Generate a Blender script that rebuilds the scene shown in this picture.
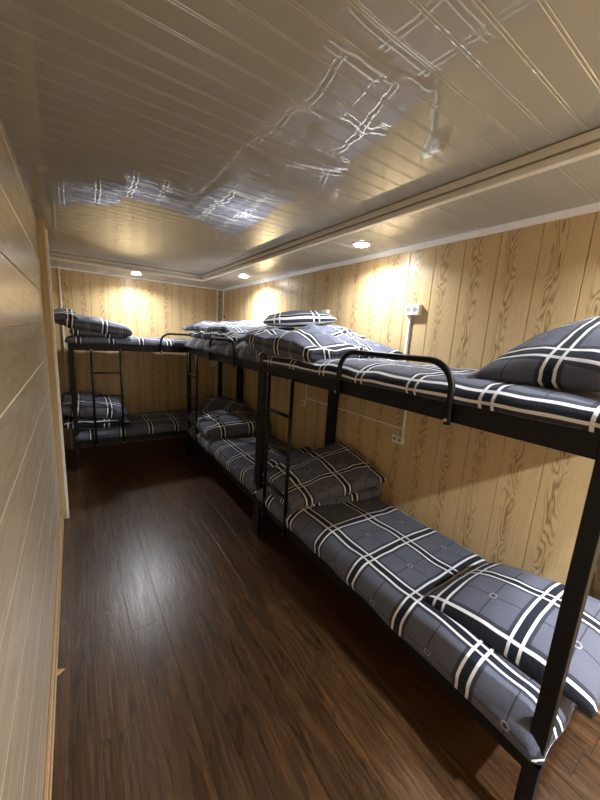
import bpy, bmesh, math, random
from mathutils import Vector, Matrix, noise

for _o in list(bpy.data.objects):
    bpy.data.objects.remove(_o)
S = bpy.context.scene
C = S.collection
PI = math.pi

# ------------------------------------------------------------------ camera
CAM_H = 1.6
yaw, pit, rol, FPX = 0.604352, -0.188440, 0.0611266, 328.95
fw = Vector((math.sin(yaw) * math.cos(pit), math.cos(yaw) * math.cos(pit), math.sin(pit)))
rt = Vector((math.cos(yaw), -math.sin(yaw), 0))
up = rt.cross(fw)
r2 = rt * math.cos(rol) + up * math.sin(rol)
u2 = up * math.cos(rol) - rt * math.sin(rol)
cam = bpy.data.cameras.new('camera')
cam.sensor_fit = 'VERTICAL'
cam.sensor_height = 24.0
cam.sensor_width = 18.0
cam.lens = FPX / 800 * 24.0
cam.clip_start = 0.02
co = bpy.data.objects.new('camera', cam)
C.objects.link(co)
co.matrix_world = Matrix(((r2.x, u2.x, -fw.x, 0), (r2.y, u2.y, -fw.y, 0), (r2.z, u2.z, -fw.z, CAM_H), (0, 0, 0, 1)))
S.camera = co

# ------------------------------------------------------------------ world, exposure
w = bpy.data.worlds.new('world')
S.world = w
w.use_nodes = True
w.node_tree.nodes['Background'].inputs[0].default_value = (0.9, 0.95, 1.0, 1)
w.node_tree.nodes['Background'].inputs[1].default_value = 0.02
S.view_settings.view_transform = 'Standard'
S.view_settings.look = 'None'
S.view_settings.gamma = 1.0
S.view_settings.use_curve_mapping = False
S.view_settings.exposure = 1.45
LAMP_W = 7.6
LAMP_COL = (0.955, 1.0, 1.05)

# ------------------------------------------------------------------ room measures
XR, XL, XA = 1.89, -0.17, -0.20      # right wall, near left wall, left wall beside the end bunk
YE, YB, YJ = 4.98, -1.30, 3.16       # end wall, back wall, jamb
ZC, ZS = 2.30, 2.235                 # ceiling, lower border of the ceiling
XS, YS = 1.42, 4.42                  # inner edges of that border


# ------------------------------------------------------------------ node helpers
class NT:
    def __init__(self, name):
        self.m = bpy.data.materials.new(name)
        self.m.use_nodes = True
        self.t = self.m.node_tree
        self.b = self.t.nodes['Principled BSDF']

    def n(self, typ, **kw):
        x = self.t.nodes.new(typ)
        for k, v in kw.items():
            setattr(x, k, v)
        return x

    def put(self, sock, v):
        if hasattr(v, 'is_output') or isinstance(v, bpy.types.NodeSocket):
            self.t.links.new(v, sock)
        else:
            sock.default_value = v

    def math(self, op, a, b=None, c=None):
        x = self.n('ShaderNodeMath', operation=op)
        self.put(x.inputs[0], a)
        if b is not None:
            self.put(x.inputs[1], b)
        if c is not None:
            self.put(x.inputs[2], c)
        return x.outputs[0]

    def mix(self, f, a, b, blend='MIX'):
        x = self.n('ShaderNodeMix', data_type='RGBA', blend_type=blend)
        self.put(x.inputs[0], f)
        for i, v in ((6, a), (7, b)):
            if isinstance(v, tuple):
                v = (*v[:3], 1)
            self.put(x.inputs[i], v)
        return x.outputs[2]

    def xyz(self, src):
        x = self.n('ShaderNodeSeparateXYZ')
        self.put(x.inputs[0], src)
        return x.outputs

    def vec(self, a, b, c):
        x = self.n('ShaderNodeCombineXYZ')
        for i, v in enumerate((a, b, c)):
            self.put(x.inputs[i], v)
        return x.outputs[0]

    def noise(self, v, scale=1.0, detail=2.0, rough=0.5, dist=0.0):
        x = self.n('ShaderNodeTexNoise')
        self.put(x.inputs['Vector'], v)
        x.inputs['Scale'].default_value = scale
        x.inputs['Detail'].default_value = detail
        x.inputs['Roughness'].default_value = rough
        x.inputs['Distortion'].default_value = dist
        return x.outputs[0]

    def step(self, v, lo, hi):
        x = self.n('ShaderNodeMapRange', interpolation_type='SMOOTHSTEP')
        self.put(x.inputs[0], v)
        x.inputs[1].default_value = lo
        x.inputs[2].default_value = hi
        return x.outputs[0]

    def bump(self, h, strength=0.3, dist=0.002):
        x = self.n('ShaderNodeBump')
        x.inputs['Strength'].default_value = strength
        x.inputs['Distance'].default_value = dist
        self.put(x.inputs['Height'], h)
        self.t.links.new(x.outputs[0], self.b.inputs['Normal'])

    def tex(self, kind='Object'):
        return self.n('ShaderNodeTexCoord').outputs[kind]

    def set(self, **kw):
        names = dict(col='Base Color', rough='Roughness', spec='Specular IOR Level', metal='Metallic', coat='Coat Weight',
                     coatr='Coat Roughness', sheen='Sheen Weight', emis='Emission Color', emit='Emission Strength')
        for k, v in kw.items():
            if isinstance(v, tuple) and len(v) == 3:
                v = (*v, 1)
            self.put(self.b.inputs[names[k]], v)
        return self


def plain(name, col, rough=0.5, spec=0.5, metal=0.0, var=0.08, scale=30.0):
    t = NT(name)
    nz = t.noise(t.tex(), scale, 3)
    k = t.math('MULTIPLY_ADD', nz, var * 2, 1 - var)
    c = t.mix(1.0, col, t.vec(k, k, k), 'MULTIPLY')
    return t.set(col=c, rough=rough, spec=spec, metal=metal).m


def panel_wood(name, axis, off, pitch=0.192, light=(0.59, 0.43, 0.225), dark=(0.24, 0.145, 0.058)):
    """pale oak film: every board carries straight grain and one column of arched figure"""
    t = NT(name)
    o = t.xyz(t.tex())
    s = t.math('DIVIDE', t.math('SUBTRACT', o[axis], off), pitch)
    idx = t.math('FLOOR', s)
    f = t.math('SUBTRACT', s, idx)
    z = o[2]
    rnd = t.math('MULTIPLY', t.math('FRACT', t.math('MULTIPLY', t.math('SINE', t.math('MULTIPLY', idx, 12.9898)), 43758.5)), 9.0)
    zz = t.math('ADD', z, rnd)
    u = t.math('SUBTRACT', f, 0.62)
    wob = t.math('MULTIPLY', t.math('SUBTRACT', t.noise(t.vec(0.0, zz, idx), 2.2, 1), 0.5), 0.22)
    u = t.math('ADD', u, wob)
    au = t.math('SQRT', t.math('ADD', t.math('MULTIPLY', u, u), 0.004))
    nz = t.noise(t.vec(t.math('MULTIPLY', f, 1.5), t.math('MULTIPLY', zz, 1.55), t.math('MULTIPLY', idx, 3.7)), 2.6, 1.5, 0.4)
    phi = t.math('ADD', t.math('MULTIPLY', au, 9.0), t.math('MULTIPLY', nz, 11.0))
    ring = t.math('SINE', t.math('MULTIPLY', phi, 6.2832))
    ring = t.math('POWER', t.math('MULTIPLY_ADD', ring, 0.5, 0.5), 2.5)
    near = t.math('SUBTRACT', 1.0, t.step(t.math('ABSOLUTE', u), 0.05, 0.24))
    fine = t.noise(t.vec(t.math('MULTIPLY', f, 60.0), t.math('MULTIPLY', zz, 3.0), idx), 1.0, 3, 0.6)
    g = t.math('ADD', t.math('MULTIPLY', ring, t.math('MULTIPLY_ADD', near, 0.75, 0.10)), t.math('MULTIPLY', t.math('SUBTRACT', fine, 0.42), 0.75))
    x = t.n('ShaderNodeClamp')
    t.put(x.inputs[0], g)
    c = t.mix(x.outputs[0], light, dark)
    t.bump(g, 0.12, 0.001)
    return t.set(col=c, rough=0.34, spec=0.5).m


def plank_wood():
    t = NT('tan_board_wall')
    o = t.xyz(t.tex())
    row = t.math('FLOOR', t.math('DIVIDE', t.math('SUBTRACT', o[2], 1.35), 0.225))
    n1 = t.noise(t.vec(row, t.math('MULTIPLY', o[1], 1.3), t.math('MULTIPLY', o[2], 9.0)), 3.0, 4, 0.6, 0.6)
    n2 = t.noise(t.vec(row, t.math('MULTIPLY', o[1], 6.0), t.math('MULTIPLY', o[2], 130.0)), 1.0, 3)
    g = t.math('ADD', t.math('MULTIPLY', n1, 0.75), t.math('MULTIPLY', n2, 0.22))
    c = t.mix(t.step(g, 0.30, 0.75), (0.50, 0.415, 0.31), (0.38, 0.30, 0.21))
    t.bump(n2, 0.05, 0.001)
    return t.set(col=c, rough=0.26, spec=0.6).m


def floor_wood():
    t = NT('dark_laminate_floor')
    o = t.xyz(t.tex())
    wdt = 0.165
    s = t.math('DIVIDE', o[0], wdt)
    i = t.math('FLOOR', s)
    f = t.math('SUBTRACT', s, i)
    hsh = t.math('FRACT', t.math('MULTIPLY', t.math('SINE', t.math('MULTIPLY', i, 91.7)), 4375.85))
    yy = t.math('ADD', t.math('DIVIDE', o[1], 1.22), hsh)
    j = t.math('FLOOR', yy)
    fy = t.math('SUBTRACT', yy, j)
    seed = t.math('ADD', t.math('MULTIPLY', i, 3.17), t.math('MULTIPLY', j, 7.31))
    n1 = t.noise(t.vec(t.math('MULTIPLY', o[0], 9.0), t.math('MULTIPLY', o[1], 0.9), seed), 2.2, 4, 0.6, 1.2)
    n2 = t.noise(t.vec(t.math('MULTIPLY', o[0], 95.0), t.math('MULTIPLY', o[1], 3.0), seed), 1.0, 4, 0.6, 0.4)
    ring = t.math('SINE', t.math('MULTIPLY', n1, 46.0))
    ring = t.math('MULTIPLY_ADD', ring, 0.5, 0.5)
    g = t.math('ADD', t.math('MULTIPLY', n1, 0.62), t.math('ADD', t.math('MULTIPLY', n2, 0.36), t.math('MULTIPLY', ring, 0.10)))
    c = t.mix(t.step(g, 0.33, 0.85), (0.022, 0.0098, 0.0036), (0.118, 0.056, 0.0215))
    pv = t.math('MULTIPLY_ADD', t.math('FRACT', t.math('MULTIPLY', t.math('SINE', seed), 517.3)), 0.35, 0.82)
    c = t.mix(1.0, c, t.vec(pv, pv, pv), 'MULTIPLY')
    e1 = t.math('MULTIPLY', t.math('MINIMUM', f, t.math('SUBTRACT', 1.0, f)), wdt)
    e2 = t.math('MULTIPLY', t.math('MINIMUM', fy, t.math('SUBTRACT', 1.0, fy)), 1.22)
    seam = t.step(t.math('MINIMUM', e1, e2), 0.0006, 0.0018)
    c = t.mix(seam, (0.012, 0.006, 0.003), c)
    hgt = t.math('ADD', t.math('ADD', t.math('MULTIPLY', n2, 0.8), t.math('MULTIPLY', ring, 0.35)), t.math('MULTIPLY', seam, 1.2))
    t.bump(hgt, 0.32, 0.0012)
    return t.set(col=c, rough=t.math('MULTIPLY_ADD', n2, 0.18, 0.23), spec=0.8).m


def ceiling_pvc():
    t = NT('glossy_cream_ceiling_boards')
    nz = t.noise(t.tex(), 5.0, 3)
    c = t.mix(nz, (0.40, 0.39, 0.355), (0.44, 0.43, 0.39))
    return t.set(col=c, rough=0.015, spec=0.75).m


def plaid(name, tone=1.0):
    """charcoal check: pairs of white lines on navy bands, a thin dark line and a small ring mark between them"""
    t = NT(name)
    P = 0.30
    uv = t.xyz(t.tex('UV'))
    wz = t.noise(t.tex('UV'), 9.0, 2)
    parts = []
    for k in (0, 1):
        s = t.math('DIVIDE', uv[k], P)
        f = t.math('FRACT', s)
        d = t.math('ABSOLUTE', t.math('SUBTRACT', f, 0.5))
        white = t.math('SUBTRACT', 1.0, t.step(t.math('ABSOLUTE', t.math('SUBTRACT', d, 0.068)), 0.0145, 0.0215))
        inner = t.math('SUBTRACT', 1.0, t.step(d, 0.085, 0.095))
        outer = t.math('SUBTRACT', 1.0, t.step(d, 0.128, 0.138))
        thin = t.step(d, 0.490, 0.494)
        e = t.math('SUBTRACT', 0.5, d)
        parts.append((white, inner, outer, thin, e))
    (w0, i0, o0, t0, e0), (w1, i1, o1, t1, e1) = parts
    c = (0.100 * tone, 0.108 * tone, 0.148 * tone)
    c = t.mix(t.math('MULTIPLY', o0, 0.75), c, (0.014, 0.016, 0.028))
    c = t.mix(t.math('MULTIPLY', o1, 0.75), c, (0.014, 0.016, 0.028))
    c = t.mix(t.math('MULTIPLY', i0, 0.85), c, (0.006, 0.008, 0.018))
    c = t.mix(t.math('MULTIPLY', i1, 0.85), c, (0.006, 0.008, 0.018))
    c = t.mix(t.math('MULTIPLY', t.math('MAXIMUM', t0, t1), 0.8), c, (0.022, 0.024, 0.036))
    c = t.mix(t.math('MULTIPLY', w0, t.math('MULTIPLY_ADD', i1, -0.22, 1.0)), c, (0.76, 0.77, 0.80))
    c = t.mix(t.math('MULTIPLY', w1, t.math('MULTIPLY_ADD', i0, -0.22, 1.0)), c, (0.76, 0.77, 0.80))
    dd = t.math('SQRT', t.math('ADD', t.math('MULTIPLY', e0, e0), t.math('MULTIPLY', e1, e1)))
    ring = t.math('SUBTRACT', 1.0, t.step(t.math('ABSOLUTE', t.math('SUBTRACT', dd, 0.040)), 0.006, 0.012))
    c = t.mix(t.math('MULTIPLY', ring, 0.55), c, (0.42, 0.41, 0.40))
    k = t.math('MULTIPLY_ADD', wz, 0.24, 0.88)
    c = t.mix(1.0, c, t.vec(k, k, k), 'MULTIPLY')
    fine = t.noise(t.tex('UV'), 420.0, 1)
    t.bump(t.math('ADD', fine, t.math('MULTIPLY', t.noise(t.tex('UV'), 11.0, 5, 0.62, 0.6), 4.0)), 0.40, 0.006)
    return t.set(col=c, rough=0.85, spec=0.2, sheen=0.05).m


M = dict(
    wall_r=panel_wood('pale_oak_panels_long', 1, 0.584 - 0.192 * 20),
    wall_e=panel_wood('pale_oak_panels_end', 0, 0.006 - 0.192 * 20),
    wall_l=plank_wood(),
    floor=floor_wood(),
    ceil=ceiling_pvc(),
    white=plain('white_plastic_trim', (0.82, 0.81, 0.78), 0.35),
    cream=plain('cream_cornice', (0.78, 0.74, 0.66), 0.30, 0.6),
    base=plain('light_wood_skirting', (0.36, 0.22, 0.105), 0.4, var=0.2, scale=60),
    steel=plain('black_powder_coat', (0.004, 0.004, 0.0045), 0.45, 0.25),
    bolt=plain('zinc_bolt', (0.55, 0.53, 0.50), 0.35, metal=1.0),
    rubber=plain('black_rubber', (0.012, 0.012, 0.012), 0.8),
    sock=plain('white_socket_plastic', (0.78, 0.77, 0.74), 0.3),
    well=plain('grey_socket_well', (0.30, 0.29, 0.28), 0.5),
    hole=plain('dark_socket_well', (0.03, 0.03, 0.03), 0.6),
    plaid=plaid('plaid_cotton'),
    tag=plain('red_label', (0.45, 0.02, 0.02), 0.7),
)
lt = NT('lit_diffuser')
lt.set(col=(0.9, 0.9, 0.88), emis=(1.0, 0.96, 0.88), emit=45.0)
M['lamp'] = lt.m


# ------------------------------------------------------------------ mesh helpers
def obj(name, bm, mat, parent=None, smooth=False, loc=None):
    me = bpy.data.meshes.new(name)
    bm.normal_update()
    bm.to_mesh(me)
    bm.free()
    me.materials.append(mat)
    if smooth:
        for p in me.polygons:
            p.use_smooth = True
    o = bpy.data.objects.new(name, me)
    C.objects.link(o)
    if parent is not None:
        o.parent = parent
    if loc is not None:
        o.location = loc
    return o


def empty(name, loc=(0, 0, 0), rz=0.0):
    o = bpy.data.objects.new(name, None)
    o.empty_display_size = 0.1
    C.objects.link(o)
    o.location = loc
    o.rotation_euler = (0, 0, rz)
    return o


def tag(o, label, cat, group=None):
    o['label'] = label
    o['category'] = cat
    if group:
        o['group'] = group
    return o


def struct(o):
    o['kind'] = 'structure'
    return o


def box(bm, x0, x1, y0, y1, z0, z1, bev=0.0):
    b = bmesh.new()
    bmesh.ops.create_cube(b, size=1.0)
    for v in b.verts:
        v.co = Vector((x0 + (v.co.x + .5) * (x1 - x0), y0 + (v.co.y + .5) * (y1 - y0), z0 + (v.co.z + .5) * (z1 - z0)))
    if bev:
        bmesh.ops.bevel(b, geom=list(b.edges), offset=bev, segments=2, affect='EDGES', profile=0.5)
    m = bpy.data.meshes.new('t')
    b.to_mesh(m)
    b.free()
    bm.from_mesh(m)
    bpy.data.meshes.remove(m)
    return bm


def boxobj(name, dims, mat, parent=None, bev=0.0):
    return obj(name, box(bmesh.new(), *dims, bev), mat, parent)


def tube(bm, pts, r, seg=12, caps=True):
    pts = [Vector(p) for p in pts]
    rings = []
    prev = None
    for i, p in enumerate(pts):
        if i == 0:
            d = pts[1] - p
        elif i == len(pts) - 1:
            d = p - pts[-2]
        else:
            d = (pts[i + 1] - p).normalized() + (p - pts[i - 1]).normalized()
        d.normalize()
        if prev is None:
            a = Vector((0, 0, 1)) if abs(d.z) < 0.9 else Vector((1, 0, 0))
            n = d.cross(a).normalized()
        else:
            n = (prev - d * prev.dot(d)).normalized()
        prev = n
        q = d.cross(n)
        rings.append([bm.verts.new(p + (n * math.cos(2 * PI * k / seg) + q * math.sin(2 * PI * k / seg)) * r) for k in range(seg)])
    for a, b in zip(rings, rings[1:]):
        for k in range(seg):
            f = bm.faces.new((a[k], a[(k + 1) % seg], b[(k + 1) % seg], b[k]))
            f.smooth = True
    if caps:
        bm.faces.new(rings[0][::-1])
        bm.faces.new(rings[-1])
    return bm


def disc(bm, c, r, h, seg=24, axis=2):
    """short cylinder from c along +axis by h"""
    d = Vector((0, 0, 0))
    d[axis] = h
    return tube(bm, [Vector(c), Vector(c) + d], r, seg)


def lathe(bm, prof, seg=32, c=(0, 0, 0)):
    rings = [[bm.verts.new((c[0] + r * math.cos(2 * PI * k / seg), c[1] + r * math.sin(2 * PI * k / seg), c[2] + z)) for k in range(seg)] for r, z in prof]
    for a, b in zip(rings, rings[1:]):
        for k in range(seg):
            f = bm.faces.new((a[k], a[(k + 1) % seg], b[(k + 1) % seg], b[k]))
            f.smooth = True
    return bm


def sheet(prof, place, t0, t1, back):
    """a grooved board surface: profile points (s, depth) swept from t0 to t1, closed behind at depth 'back'"""
    bm = bmesh.new()
    a = [bm.verts.new(place(s, d, t0)) for s, d in prof]
    b = [bm.verts.new(place(s, d, t1)) for s, d in prof]
    for i in range(len(prof) - 1):
        bm.faces.new((a[i], a[i + 1], b[i + 1], b[i]))
    s0, s1 = prof[0][0], prof[-1][0]
    k = [bm.verts.new(place(s, back, t)) for s, t in ((s0, t0), (s1, t0), (s1, t1), (s0, t1))]
    bm.faces.new(k)
    bm.faces.new(a + [k[1], k[0]])
    bm.faces.new(b + [k[2], k[3]])
    bm.faces.new((a[0], b[0], k[3], k[0]))
    bm.faces.new((a[-1], b[-1], k[2], k[1]))
    bmesh.ops.recalc_face_normals(bm, faces=list(bm.faces))
    return bm


def smooth_sharp(o, deg=25):
    me = o.data
    for p in me.polygons:
        p.use_smooth = True
    me.set_sharp_from_angle(angle=math.radians(deg))
    return o


def grooves(s0, s1, off, pitch, wd=0.004, dp=0.003, crown=0.0, n=1, pair=0.0):
    """profile along s with a V groove at off + k*pitch; boards may be slightly crowned; pair adds a second groove"""
    cuts = []
    k = math.ceil((s0 + wd - off) / pitch)
    while off + k * pitch < s1 - wd:
        cuts.append(off + k * pitch)
        k += 1
    pr = [(s0, 0.0)]
    last = s0
    for c in cuts + [None]:
        e = s1 if c is None else c - wd / 2
        for i in range(1, n):
            f = i / n
            pr.append((last + (e - last) * f, -crown * 4 * f * (1 - f)))
        pr.append((e, 0.0))
        if c is None:
            break
        pr.append((c, dp))
        pr.append((c + wd / 2, 0.0))
        last = c + wd / 2
        if pair:
            pr += [(last + pair, 0.0), (last + pair + wd / 2, dp), (last + pair + wd, 0.0)]
            last = last + pair + wd
    return pr


# ------------------------------------------------------------------ the room
struct(obj('floor', box(bmesh.new(), -0.35, 2.0, YB - .1, YE + .1, -0.06, 0.0), M['floor']))
# right wall: face at XR, depth grows to +x
struct(obj('wall_right', sheet(grooves(YB, YE, 0.584, 0.192, 0.006, 0.006), lambda s, d, t: (XR + d, s, t), 0, ZC + .05, 0.06), M['wall_r']))
struct(obj('wall_end', sheet(grooves(-0.30, XR, 0.006, 0.192, 0.006, 0.006), lambda s, d, t: (s, YE + d, t), 0, ZC + .05, 0.06), M['wall_e']))
struct(obj('wall_back', sheet(grooves(-0.30, XR, 0.006, 0.192, 0.006, 0.006), lambda s, d, t: (s, YB - d, t), 0, ZC + .05, 0.06), M['wall_e']))
struct(obj('wall_left', sheet(grooves(0.0, ZC + .02, 0.0, 0.225, 0.007, 0.0035), lambda s, d, t: (XL - d, t, s), YB, YJ - 0.045, 0.06), M['wall_l']))
struct(obj('wall_left_alcove', sheet(grooves(YJ - .05, YE, 0.584, 0.192, 0.006, 0.006), lambda s, d, t: (XA - d, s, t), 0, ZC + .05, 0.06), M['wall_r']))
# ceiling and its lower border
struct(smooth_sharp(obj('ceiling', sheet(grooves(YB, YE, 0.494, 0.0795, 0.0036, 0.0014, 0.00009, 6, 0.005), lambda s, d, t: (t, s, ZC + d), -0.30, 2.0, 0.05), M['ceil'])))
struct(obj('trim_border_right', sheet(grooves(YB, YE, 0.56, 0.159, 0.006, 0.0022, 0.0004, 4, 0.012), lambda s, d, t: (t, s, ZS + d), XS, XR + .02, 0.04), M['ceil']))
struct(obj('trim_border_end', sheet(grooves(-0.28, XS, 0.06, 0.159, 0.006, 0.0022, 0.0004, 4, 0.012), lambda s, d, t: (s, t, ZS + d), YS, YE + .02, 0.04), M['ceil']))
struct(obj('trim_border_back', sheet(grooves(-0.28, XS, 0.06, 0.159, 0.006, 0.0022, 0.0004, 4, 0.012), lambda s, d, t: (s, t, ZS + d), YB - .02, YB + .56, 0.04), M['ceil']))
# stepped cornice along the inner edge of the border
bm = bmesh.new()
box(bm, XS - .032, XS, YB, YS - .032, ZS - .006, ZS + .021, .003)
box(bm, XS - .030, XS, YB, YS - .03, ZS + .030, ZC - .004, .002)
struct(obj('trim_cornice_right', bm, M['cream']))
bm = bmesh.new()
box(bm, -0.19, XS, YS - .032, YS, ZS - .006, ZS + .021, .003)
box(bm, -0.19, XS, YS - .030, YS, ZS + .030, ZC - .004, .002)
struct(obj('trim_cornice_end', bm, M['cream']))
# white edge strips under the border and in the corners
bm = bmesh.new()
sec = [(XR, ZS), (XR - .024, ZS), (XR - .022, ZS - .006), (XR - .008, ZS - .027), (XR, ZS - .030)]
ra = [bm.verts.new((x, YB, z)) for x, z in sec]
rb = [bm.verts.new((x, YE, z)) for x, z in sec]
for i in range(5):
    bm.faces.new((ra[i], ra[(i + 1) % 5], rb[(i + 1) % 5], rb[i]))
bm.faces.new(ra)
bm.faces.new(rb)
bmesh.ops.recalc_face_normals(bm, faces=list(bm.faces))
struct(obj('trim_ceiling_right', bm, M['white']))
struct(boxobj('trim_ceiling_end', (-0.20, XR, YE - .020, YE, ZS - .020, ZS), M['white'], bev=.003))
for n, dims in (('trim_corner_right', (XR - .016, XR, YE - .09, YE - .072, 0, ZS - .02)), ('trim_corner_end', (XR - .085, XR - .068, YE - .014, YE, 0, ZS - .02)),
                ('trim_corner_left', (-.110, -.094, YE - .014, YE, 0, ZS - .02)),):
    struct(boxobj(n, dims, M['white'], bev=.002))
# jamb: an oak clad post with a white edge where the boarded wall ends
struct(boxobj('trim_jamb', (XA, -0.128, YJ - .045, YJ, 0.0, ZC), M['wall_e']))
struct(boxobj('trim_jamb_edge', (-0.134, -0.116, YJ - .050, YJ + .012, 0.0, ZC - .05), M['white'], bev=.003))
struct(boxobj('trim_board_edge', (XL, XL + .006, YJ - .075, YJ - .045, 0.0, ZC), M['wall_l'], bev=.002))
# skirting
bm = bmesh.new()
box(bm, XL, XL + .014, YB, YJ - .05, 0, .06, .004)
box(bm, XL, XL + .019, YB, YJ - .05, 0, .018, .004)
struct(obj('baseboard_left', bm, M['base']))
bm = bmesh.new()
box(bm, XR - .012, XR, YB, YE, 0, .060, .004)
box(bm, XR - .018, XR, YB, YE, 0, .016, .004)
struct(obj('baseboard_right', bm, M['base']))
struct(boxobj('baseboard_end', (XA, XR - .02, YE - .012, YE, 0, .060), M['base'], bev=.004))
struct(boxobj('baseboard_alcove', (XA, XA + .012, YJ + .02, YE - .014, 0, .060), M['base'], bev=.004))


# ------------------------------------------------------------------ recessed lamps
def downlight(x, y, label, k=1.0):
    t = tag(empty('ceiling_downlight', (x, y, ZS)), label, 'ceiling light', 'round downlights in the ceiling border')
    obj('trim_ring', lathe(bmesh.new(), [(.050, .004), (.050, -.004), (.052, -.007), (.058, -.006), (.062, 0), (.062, .003)]), M['white'], t)
    obj('diffuser', lathe(bmesh.new(), [(.050, .002), (.050, -.004), (.044, -.010), (.030, -.0145), (.014, -.0165), (.0005, -.017)]), M['lamp'], t)
    L = bpy.data.lights.new('downlight_lamp', 'AREA')
    L.shape = 'DISK'
    L.size = .08
    L.energy = LAMP_W * k
    L.color = LAMP_COL
    L.spread = math.radians(150)
    lo = bpy.data.objects.new('downlight_lamp', L)
    C.objects.link(lo)
    lo.parent = t
    lo.location = (0, 0, -.019)
    return t


downlight(1.625, 1.742, 'bright round downlight over the nearest bunk, largest of those lit in view', 0.7)
downlight(1.618, 3.596, 'bright round downlight over the middle bunk, close to the room corner', 1.25)
downlight(0.667, 4.60, 'bright round downlight in the border above the crosswise end bunk', 0.85)
downlight(1.62, -0.11, 'round downlight behind the camera near the right wall', 1.3)
downlight(1.22, -0.97, 'round downlight behind the camera in the middle of the room', 3.8)


# ------------------------------------------------------------------ bunk bed
BL, BD, PT = 1.97, 0.74, 0.045
Z_UP, Z_LO = 1.398, 0.338          # where the mattresses lie
LAD0, LAD1 = 0.155, 0.455


def bunk_bed(loc, rz, label, BL=1.97, LAD0=0.155, LAD1=0.455, hoop=0.885):
    t = tag(empty('bunk_bed', loc, rz), label, 'bunk bed', 'black steel bunk beds')
    for x in (0, BL - PT):
        for y in (0, BD - PT):
            p = boxobj('post', (x, x + PT, y, y + PT, 0.012, 1.398), M['steel'], t, .003)
            obj('foot_cap', box(bmesh.new(), x - .003, x + PT + .003, y - .003, y + PT + .003, 0, .03, .003), M['rubber'], p)
    for z0, z1 in ((1.325, 1.398), (0.265, 0.338)):
        for y in (0.004, BD - .034):
            boxobj('side_rail', (PT, BL - PT, y, y + .03, z0, z1), M['steel'], t, .003)
        for x in (0.008, BL - .038):
            boxobj('end_rail', (x, x + .03, PT, BD - PT, z0 + .01, z1 - .012), M['steel'], t, .003)
        bm = bmesh.new()
        n = 9
        for i in range(n):
            c = .12 + (BL - .24) * i / (n - 1)
            box(bm, c - .03, c + .03, .034, BD - .034, z1 - .018, z1 - .002)
        obj('slat_deck', bm, M['steel'], t)
    # ladder hooked on the front of the rails
    bm = bmesh.new()
    for x in (LAD0, LAD1):
        tube(bm, [(x, -.014, .24), (x, -.014, 1.345)], .0125, 10)
    lad = obj('ladder', bm, M['steel'], t)
    for z in (.53, .835, 1.09):
        bm = bmesh.new()
        tube(bm, [(LAD0, -.014, z), (LAD1, -.014, z)], .011, 10)
        obj('rung', bm, M['steel'], lad)
    for x in (LAD0, LAD1):
        for z in (.275, 1.335):
            bm = bmesh.new()
            disc(bm, (x, -.0265, z), .006, -.003, 10, 1)
            obj('bolt', bm, M['bolt'], lad)
    # guard hoop
    x0, x1, R, zt, zb = hoop, hoop + .62, .105, 1.545, 1.318
    pts = [(x0, -.014, zb), (x0, -.014, zt - R)]
    for i in range(1, 9):
        a = PI / 2 * i / 8
        pts.append((x0 + R - R * math.cos(a), -.014, zt - R + R * math.sin(a)))
    for i in range(0, 9):
        a = PI / 2 * i / 8
        pts.append((x1 - R + R * math.sin(a), -.014, zt - R + R * math.cos(a)))
    pts.append((x1, -.014, zb))
    bm = bmesh.new()
    tube(bm, pts, .0125, 14)
    g = obj('guard_rail', bm, M['steel'], t)
    for x in (x0, x1):
        bm = bmesh.new()
        disc(bm, (x, -.0265, 1.335), .006, -.003, 10, 1)
        obj('bolt', bm, M['bolt'], g)
    return t


YA, YBB = 2.165, 4.139
bedA = bunk_bed((1.130, YA, 0), -PI / 2, 'black steel bunk bed nearest the camera along the right wall')
bedB = bunk_bed((1.130, YBB, 0), -PI / 2, 'black steel bunk bed in the middle along the right wall, second from the camera')
bedC = bunk_bed((-0.058, 4.175, 0), 0, 'black steel bunk bed standing crosswise against the end wall', 1.93, .200, .475, .90)


# ------------------------------------------------------------------ bedding
def ns(p, f, seed):
    return noise.noise(Vector((p[0] * f + seed * 7.13, p[1] * f + seed * 3.7, p[2] * f + seed)))


def grid_mesh(bm, P, UV, nu, nv, flip=False):
    uvl = bm.loops.layers.uv.verify()
    for i in range(nu):
        for j in range(nv):
            q = [(i, j), (i + 1, j), (i + 1, j + 1), (i, j + 1)]
            if flip:
                q = q[::-1]
            vs = [P[k] for k in q]
            if len(set(vs)) < 3:
                continue
            try:
                f = bm.faces.new(vs)
            except ValueError:
                continue
            f.smooth = True
            for l, k in zip(f.loops, q):
                l[uvl].uv = UV[k]


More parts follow.
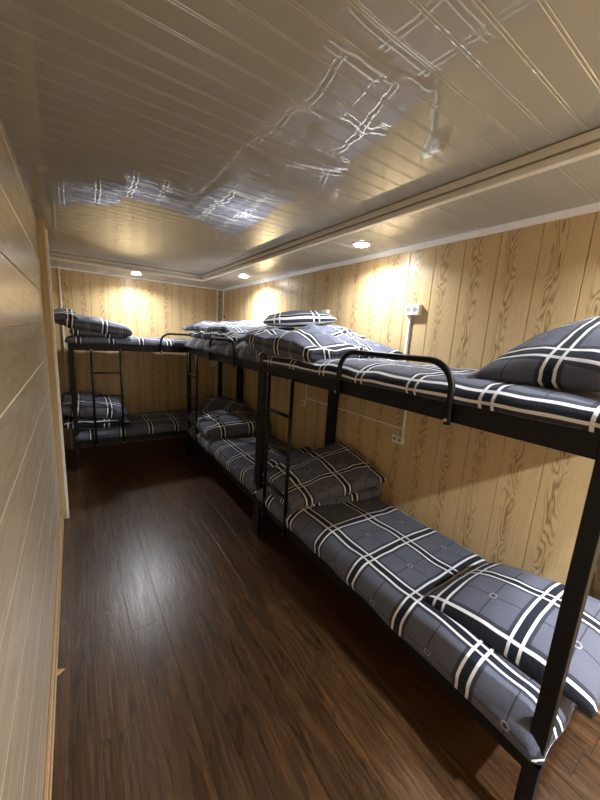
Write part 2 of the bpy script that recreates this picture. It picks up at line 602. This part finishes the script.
def mattress(parent_m, name, label, x0, x1, y0, y1, z0, th, seed, uvo=(0, 0), lump=.014, over=.014, crown=.02, r=.045):
    """padded mattress under a plaid cover; the cover runs down over the sides. local = bed coordinates"""
    A, B = (x1 - x0) / 2, (y1 - y0) / 2
    cx, cy = (x0 + x1) / 2, (y0 + y1) / 2
    nu, nv = 90, 44
    drop = th
    bm = bmesh.new()
    P, UV = {}, {}

    def fold(a, H):
        """arc length a (signed) from the middle -> (offset, drop)"""
        s = abs(a)
        flat = H - r
        if s <= flat:
            o, d = s, 0
        elif s <= flat + r * PI / 2:
            q = (s - flat) / r
            o, d = flat + r * math.sin(q), r * (1 - math.cos(q))
        else:
            o, d = H, r + (s - flat - r * PI / 2)
        return math.copysign(o, a), d
    TA = A - r + r * PI / 2 + drop - r
    TB = B - r + r * PI / 2 + drop - r
    for i in range(nu + 1):
        a = -TA + 2 * TA * i / nu
        for j in range(nv + 1):
            b = -TB + 2 * TB * j / nv
            ox, dx = fold(a, A)
            oy, dy = fold(b, B)
            d = max(dx, dy)
            if dx > 0 and dy > 0:
                d = min(th, math.hypot(dx, dy))
            k = 1 - min(1, d / th)
            e = max(0, 1 - (ox / A) ** 4) * max(0, 1 - (oy / B) ** 4)
            p = Vector((cx + ox, cy + oy, z0 + th - d))
            q = (p.x, p.y, 0)
            p.z += (crown * e + lump * (ns(q, 4, seed) + .6 * ns(q, 9, seed + 3))) * (k ** .5)
            side = min(1, d / r)
            bul = .010 * math.sin(PI * min(1, d / th)) + over * side * (1 + 1.2 * ns((p.x, p.y, p.z * 3), 5, seed + 9))
            if dx >= dy and dx > 0:
                p.x += math.copysign(bul, a)
            if dy >= dx and dy > 0:
                p.y += math.copysign(bul, b)
            P[i, j] = bm.verts.new(p)
            UV[i, j] = (a + uvo[0], b + uvo[1])
    grid_mesh(bm, P, UV, nu, nv)
    # underside
    loop = [P[i, 0] for i in range(nu)] + [P[nu, j] for j in range(nv)] + [P[i, nv] for i in range(nu, 0, -1)] + [P[0, j] for j in range(nv, 0, -1)]
    bm.faces.new(loop[::-1])
    bm.transform(parent_m)
    c = parent_m @ Vector((cx, cy, z0))
    bm.transform(Matrix.Translation(-c))
    return tag(obj(name, bm, M['plaid'], None, loc=c), label, 'mattress', 'plaid covered mattresses on the bunks')


def cushion(bm, cor, th, nu=36, nv=28, L=.7, W=.45, bow=.06, p=.42, seed=1, wr=.006, uvo=(0, 0), rot=0.0, fn=None, low=.5, edge=0.0, freq=7.0):
    """soft body between four corner points (u0v0, u1v0, u1v1, u0v1): thick in the middle, thin at the seam"""
    c00, c10, c11, c01 = [Vector(c) for c in cor]
    top, bot, UV = {}, {}, {}
    ca, sa = math.cos(rot), math.sin(rot)
    for i in range(nu + 1):
        u = -1 + 2 * i / nu
        u = math.sin(u * PI / 2) * .35 + u * .65
        for j in range(nv + 1):
            v = -1 + 2 * j / nv
            v = math.sin(v * PI / 2) * .35 + v * .65
            uu = u * (1 - bow * (1 - v * v))
            vv = v * (1 - bow * (1 - u * u))
            f, g = (uu + 1) / 2, (vv + 1) / 2
            m = c00 * (1 - f) * (1 - g) + c10 * f * (1 - g) + c11 * f * g + c01 * (1 - f) * g
            du = (c10 - c00) * (1 - g) + (c11 - c01) * g
            dv = (c01 - c00) * (1 - f) + (c11 - c10) * f
            n = du.cross(dv).normalized()
            if fn:
                m = m + fn(u, v)
            prof = (max(0, 1 - u * u) * max(0, 1 - v * v)) ** p
            q = (m.x, m.y, m.z)
            wob = wr * (ns(q, freq, seed) + .7 * ns(q, freq * 2.3, seed + 5)) * (.35 + prof)
            a, b = u * L / 2, v * W / 2
            UV[i, j] = (a * ca - b * sa + uvo[0], a * sa + b * ca + uvo[1])
            rim = i in (0, nu) or j in (0, nv)
            h = th * prof
            if rim:
                top[i, j] = bot[i, j] = bm.verts.new(m + n * wob)
            else:
                top[i, j] = bm.verts.new(m + n * (h * (1 - low) + edge + wob))
                bot[i, j] = bm.verts.new(m - n * (h * low + edge - wob * .4))
    grid_mesh(bm, top, UV, nu, nv)
    grid_mesh(bm, bot, UV, nu, nv, True)
    return bm


def soft(name, bm, label, cat, group):
    """make a top-level soft thing with its origin in its middle"""
    c = Vector((0, 0, 0))
    for v in bm.verts:
        c += v.co
    c /= len(bm.verts)
    zmin = min(v.co.z for v in bm.verts)
    c.z = zmin
    bm.transform(Matrix.Translation(-c))
    return tag(obj(name, bm, M['plaid'], None, loc=c), label, cat, group)


def mat_of(o):
    return Matrix.Translation(o.location) @ Matrix.Rotation(o.rotation_euler.z, 4, 'Z')


MA, MB_, MC = mat_of(bedA), mat_of(bedB), mat_of(bedC)
mx0, mx1, my0, my1 = .03, BL - .02, .012, BD - .02
GQ, GP = 'folded plaid quilts on the bunks', 'plaid pillows on the bunks'
mattress(MA, 'mattress', 'plaid covered mattress on the upper deck of the nearest bunk', mx0, mx1, my0, my1, Z_UP, .077, 1, (.115, .215), crown=.014, r=.055)
mattress(MA, 'mattress', 'plaid covered mattress on the lower deck of the nearest bunk, close above the floor', mx0, mx1, my0 - .01, my1, Z_LO, .118, 2, (.025, .11), r=.075, lump=.014)
mattress(MB_, 'mattress', 'pale lit plaid mattress on the upper deck of the middle bunk', mx0 - .03, mx1, my0, my1, Z_UP, .128, 3, (.1, .1), lump=.026, r=.09, over=.022)
mattress(MB_, 'mattress', 'plaid covered mattress on the lower deck of the middle bunk, behind the tall paired posts', mx0, mx1, my0 - .01, my1, Z_LO, .122, 4, (.02, .06), lump=.016)
mattress(MC, 'mattress', 'plaid covered mattress on the upper deck of the end bunk, below the end wall downlight', mx0 - .03, mx1 - .1, my0, my1, Z_UP, .062, 5, (0.08, .12), r=.035)
mattress(MC, 'mattress', 'dim plaid covered mattress on the lower deck of the end bunk', mx0, mx1 - .1, my0, my1, Z_LO, .098, 6, (.02, .02))

# --- nearest bunk
def part(name, q, bm):
    bm.transform(Matrix.Translation(-q.location))
    return obj(name, bm, M['plaid'], q)


bm = cushion(bmesh.new(), [(1.27, .68, 1.49), (1.20, .05, 1.53), (1.80, .08, 1.82), (1.80, .66, 1.63)], .19, L=.66, W=.58, seed=11, uvo=(.16, .07), low=.45, bow=.03, rot=.18, p=.46)
soft('pillow', bm, 'large plaid pillow propped against the wall at the near end of the nearest upper bunk', 'pillow', GP)
bm = cushion(bmesh.new(), [(1.235, .72, .475), (1.29, .13, .485), (1.84, .15, .54), (1.67, .67, .53)], .19, L=.62, W=.55, seed=12, uvo=(.09, .12), low=.35, bow=.02)
soft('pillow', bm, 'plump blue grey plaid pillow at the near end of the nearest lower bunk', 'pillow', GP)

q = tag(empty('folded_quilt', (1.45, 1.85, .46)), 'folded plaid quilt heaped behind the ladder on the nearest lower bunk', 'quilt', GQ)
part('lower_fold', q, cushion(bmesh.new(), [(1.135, 2.10, .475), (1.135, 1.66, .435), (1.82, 1.49, .50), (1.84, 2.10, .55)], .13, L=.70, W=.72, seed=18, uvo=(.03, .02), p=.22, bow=.015, wr=.012))
part('upper_fold', q, cushion(bmesh.new(), [(1.125, 2.08, .555), (1.125, 1.655, .48), (1.845, 1.475, .615), (1.85, 2.04, .735)], .15, L=.70, W=.78, seed=13, uvo=(.0, .1), p=.25, bow=.015, low=.5, wr=.014))
bm = cushion(bmesh.new(), [(1.14, 2.22, .55), (1.14, 2.02, .53), (1.66, 2.02, .62), (1.66, 2.22, .66)], .13, L=.3, W=.5, seed=14, uvo=(.02, .0), p=.35)
soft('pillow', bm, 'dark plaid pillow tucked behind the folded quilt on the nearest lower bunk', 'pillow', GP)

q = tag(empty('folded_quilt', (1.45, 1.95, 1.48)), 'bundled plaid quilt with a blunt end under a small pillow, nearest upper bunk', 'quilt', GQ)
part('rolled_end', q, cushion(bmesh.new(), [(1.07, 2.36, 1.555), (1.13, 1.56, 1.50), (1.52, 1.50, 1.53), (1.52, 2.42, 1.58)], .17, L=.75, W=.48, seed=15, uvo=(.12, .24), p=.22, bow=.02, wr=.016, freq=6,
     fn=lambda u, v: Vector((0, 0, .035 * math.sin(u * 5) * (1 - v * v)))))
part('under_fold', q, cushion(bmesh.new(), [(1.12, 2.18, 1.49), (1.13, 1.62, 1.48), (1.55, 1.60, 1.48), (1.55, 2.18, 1.49)], .07, L=.55, W=.5, seed=19, uvo=(.02, .2), p=.2, bow=.02, wr=.012))
part('loose_end', q, cushion(bmesh.new(), [(1.40, 2.34, 1.60), (1.36, 1.60, 1.52), (1.84, 1.44, 1.52), (1.85, 2.36, 1.64)], .17, L=.8, W=.5, seed=16, uvo=(.05, .14), p=.3, bow=.03, wr=.018, freq=8,
     fn=lambda u, v: Vector((0, 0, .03 * math.cos(u * 3 + .6) + .015 * math.sin(v * 6 + u * 3)))))
bm = cushion(bmesh.new(), [(1.28, 2.46, 1.70), (1.75, 2.08, 1.755), (1.86, 2.36, 1.80), (1.45, 2.68, 1.75)], .125, L=.56, W=.36, seed=17, uvo=(.02, .30), bow=.03, p=.32)
soft('pillow', bm, 'small blue white plaid pillow lying on the bundled quilt of the nearest upper bunk', 'pillow', GP)

# --- middle bunk
q = tag(empty('folded_quilt', (1.5, 3.6, 1.52)), 'bright crumpled plaid quilt spread over the upper deck of the middle bunk', 'quilt', GQ)
part('upper_fold', q, cushion(bmesh.new(), [(1.13, 4.40, 1.635), (1.24, 2.95, 1.605), (1.85, 2.82, 1.665), (1.85, 4.44, 1.72)], .10, L=1.3, W=.7, seed=21, uvo=(.1, .05), p=.22, bow=.015, wr=.022, freq=5,
     fn=lambda u, v: Vector((0, 0, .018 * math.sin(u * 7 + v * 2)))))
part('lower_fold', q, cushion(bmesh.new(), [(1.13, 4.12, 1.55), (1.17, 2.75, 1.54), (1.85, 2.70, 1.57), (1.85, 4.12, 1.60)], .13, L=1.3, W=.7, seed=24, uvo=(.02, .2), p=.25, bow=.02, wr=.026, freq=7))
bm = cushion(bmesh.new(), [(1.10, 4.10, .54), (1.10, 3.30, .52), (1.80, 3.15, .57), (1.80, 4.00, .62)], .21, L=.8, W=.7, seed=22, uvo=(.12, .02), p=.24, bow=.02, wr=.015)
soft('folded_quilt', bm, 'dark folded plaid quilt at the far end of the middle lower bunk', 'quilt', GQ)
bm = cushion(bmesh.new(), [(1.24, 4.12, .63), (1.58, 3.62, .66), (1.82, 3.86, .72), (1.50, 4.34, .75)], .10, L=.6, W=.42, seed=23, uvo=(.0, .12), bow=.03)
soft('pillow', bm, 'dark plaid pillow lying above the folded quilt of the middle lower bunk', 'pillow', GP)

# --- end bunk
q = tag(empty('folded_quilt', (.12, 4.5, 1.47)), 'folded plaid quilt sloping away from the left wall on the end upper bunk', 'quilt', GQ)
part('lower_fold', q, cushion(bmesh.new(), [(-.04, 4.185, 1.515), (.46, 4.195, 1.50), (.46, 4.84, 1.50), (-.04, 4.84, 1.52)], .11, L=.52, W=.62, seed=30, uvo=(.05, .22), p=.2, bow=.015, wr=.010))
part('upper_fold', q, cushion(bmesh.new(), [(-.09, 4.16, 1.605), (.55, 4.18, 1.525), (.54, 4.82, 1.54), (-.08, 4.82, 1.66)], .18, L=.62, W=.66, seed=31, uvo=(.10, .02), p=.26, bow=.02, wr=.012))
part('rolled_end', q, cushion(bmesh.new(), [(-.19, 4.17, 1.645), (.05, 4.19, 1.65), (.05, 4.86, 1.68), (-.19, 4.86, 1.68)], .18, L=.24, W=.6, seed=32, uvo=(.1, .1), p=.35))
q = tag(empty('folded_quilt', (.12, 4.5, .44)), 'dim folded plaid quilt stacked behind the ladder on the end lower bunk', 'quilt', GQ)
part('lower_fold', q, cushion(bmesh.new(), [(-.15, 4.17, .515), (.50, 4.19, .48), (.48, 4.84, .49), (-.15, 4.84, .52)], .13, L=.58, W=.66, seed=33, uvo=(.08, .18), p=.2, bow=.015, wr=.012))
part('upper_fold', q, cushion(bmesh.new(), [(-.17, 4.18, .68), (.47, 4.19, .60), (.43, 4.82, .64), (-.16, 4.82, .75)], .20, L=.6, W=.66, seed=34, uvo=(.02, .05), p=.24, bow=.02, wr=.014))


# ------------------------------------------------------------------ sockets and cable ducts
def socket(y, z, label, wdt=.105, hgt=.062, dep=.030, x=XR, n=2):
    t = tag(empty('wall_socket', (x, y, z)), label, 'socket', 'white sockets on the panelled wall')
    obj('housing', box(bmesh.new(), -dep, 0, -wdt / 2, wdt / 2, -hgt / 2, hgt / 2, .004), M['sock'], t)
    for k in range(n):
        c = (k - (n - 1) / 2) * wdt * .46
        bm = bmesh.new()
        r = min(hgt, wdt / n) * .40
        # ring and well, facing -x
        prof = [(r * .78, -.0004), (r * .80, -.0022), (r, -.0022), (r * 1.04, 0)]
        rings = [[bm.verts.new((-dep + d, c + rr * math.cos(2 * PI * i / 20), rr * math.sin(2 * PI * i / 20))) for i in range(20)] for rr, d in prof]
        for a, b in zip(rings, rings[1:]):
            for i in range(20):
                bm.faces.new((a[i], a[(i + 1) % 20], b[(i + 1) % 20], b[i]))
        o = obj('outlet', bm, M['sock'], t)
        bm = bmesh.new()
        disc(bm, (-dep - .0006, c, 0), r * .78, .0005, 20, 0)
        obj('well', bm, M['well'], o)
        bm = bmesh.new()
        for s in (-1, 1):
            disc(bm, (-dep - .0012, c + s * r * .38, 0), r * .17, .0010, 10, 0)
        obj('pin_hole', bm, M['hole'], o)
    return t


def duct(name, dims, label):
    c = Vector(((dims[0] + dims[1]) / 2, (dims[2] + dims[3]) / 2, dims[4]))
    bm = box(bmesh.new(), *dims, .0025)
    bm.transform(Matrix.Translation(-c))
    return tag(obj(name, bm, M['white'], None, loc=c), label, 'cable duct', 'white cable ducts on the right wall')


socket(1.458, 1.822, 'white double socket on the oak wall above the nearest upper bunk mattress', .115, .068, .034)
socket(1.459, .926, 'white double socket on the oak wall between the decks of the nearest bunk', .095, .055, .022)
socket(2.40, 1.815, 'white socket on the oak wall just behind the small pillow', .085, .075, .034)
socket(2.646, .950, 'small white socket between the ladder and rear post of the nearest bunk', .05, .06, .022, n=1)
duct('cable_duct', (XR - .018, XR, 1.474, 1.494, 1.40, 1.788), 'white vertical cable duct running down from the double socket behind the upper mattress')
duct('cable_duct', (XR - .012, XR, 1.420, 1.434, .954, 1.40), 'white vertical cable duct dropping to the socket between the decks')
duct('cable_duct', (XR - .010, XR, 1.434, 2.62, 1.004, 1.014), 'thin white horizontal cable duct between the decks of the nearest bunk')
duct('cable_duct', (XR - .010, XR, 2.620, 2.630, .981, 1.40), 'thin white vertical cable duct above the socket beside the ladder of the nearest bunk')
t = tag(empty('wall_socket', (1.765, YE, 1.11)), 'small white socket on the end wall under the upper mattress of the middle bunk', 'socket', 'white sockets on the panelled wall')
boxobj('housing', (-.035, .035, -.022, 0, -.035, .035), M['sock'], t, .004)
bm = bmesh.new()
disc(bm, (0, -.0235, 0), .020, .0016, 18, 1)
obj('outlet', bm, M['sock'], t)
t = tag(boxobj('wall_hook', (-.012, 0, -.010, .010, -.02, .02), M['rubber'], None, .003), 'tiny black clip on the wall beside the white corner trim', 'clip')
t.location = (XR, 4.86, 1.83)

# chip of pale wood sticking out at the foot of the left skirting
bm = bmesh.new()
vs = [bm.verts.new(v) for v in ((0, -.02, 0), (0, .02, 0), (.032, .004, 0), (0, -.012, .004), (0, .012, .004), (.028, .004, .002))]
for f in ((0, 1, 2), (3, 5, 4), (0, 2, 5, 3), (1, 4, 5, 2), (0, 3, 4, 1)):
    bm.faces.new([vs[i] for i in f])
bmesh.ops.recalc_face_normals(bm, faces=list(bm.faces))
tag(obj('wood_splinter', bm, M['base'], None, loc=(XL + .019, 1.63, 0)), 'small pale wood splinter on the dark floor at the left skirting', 'splinter')
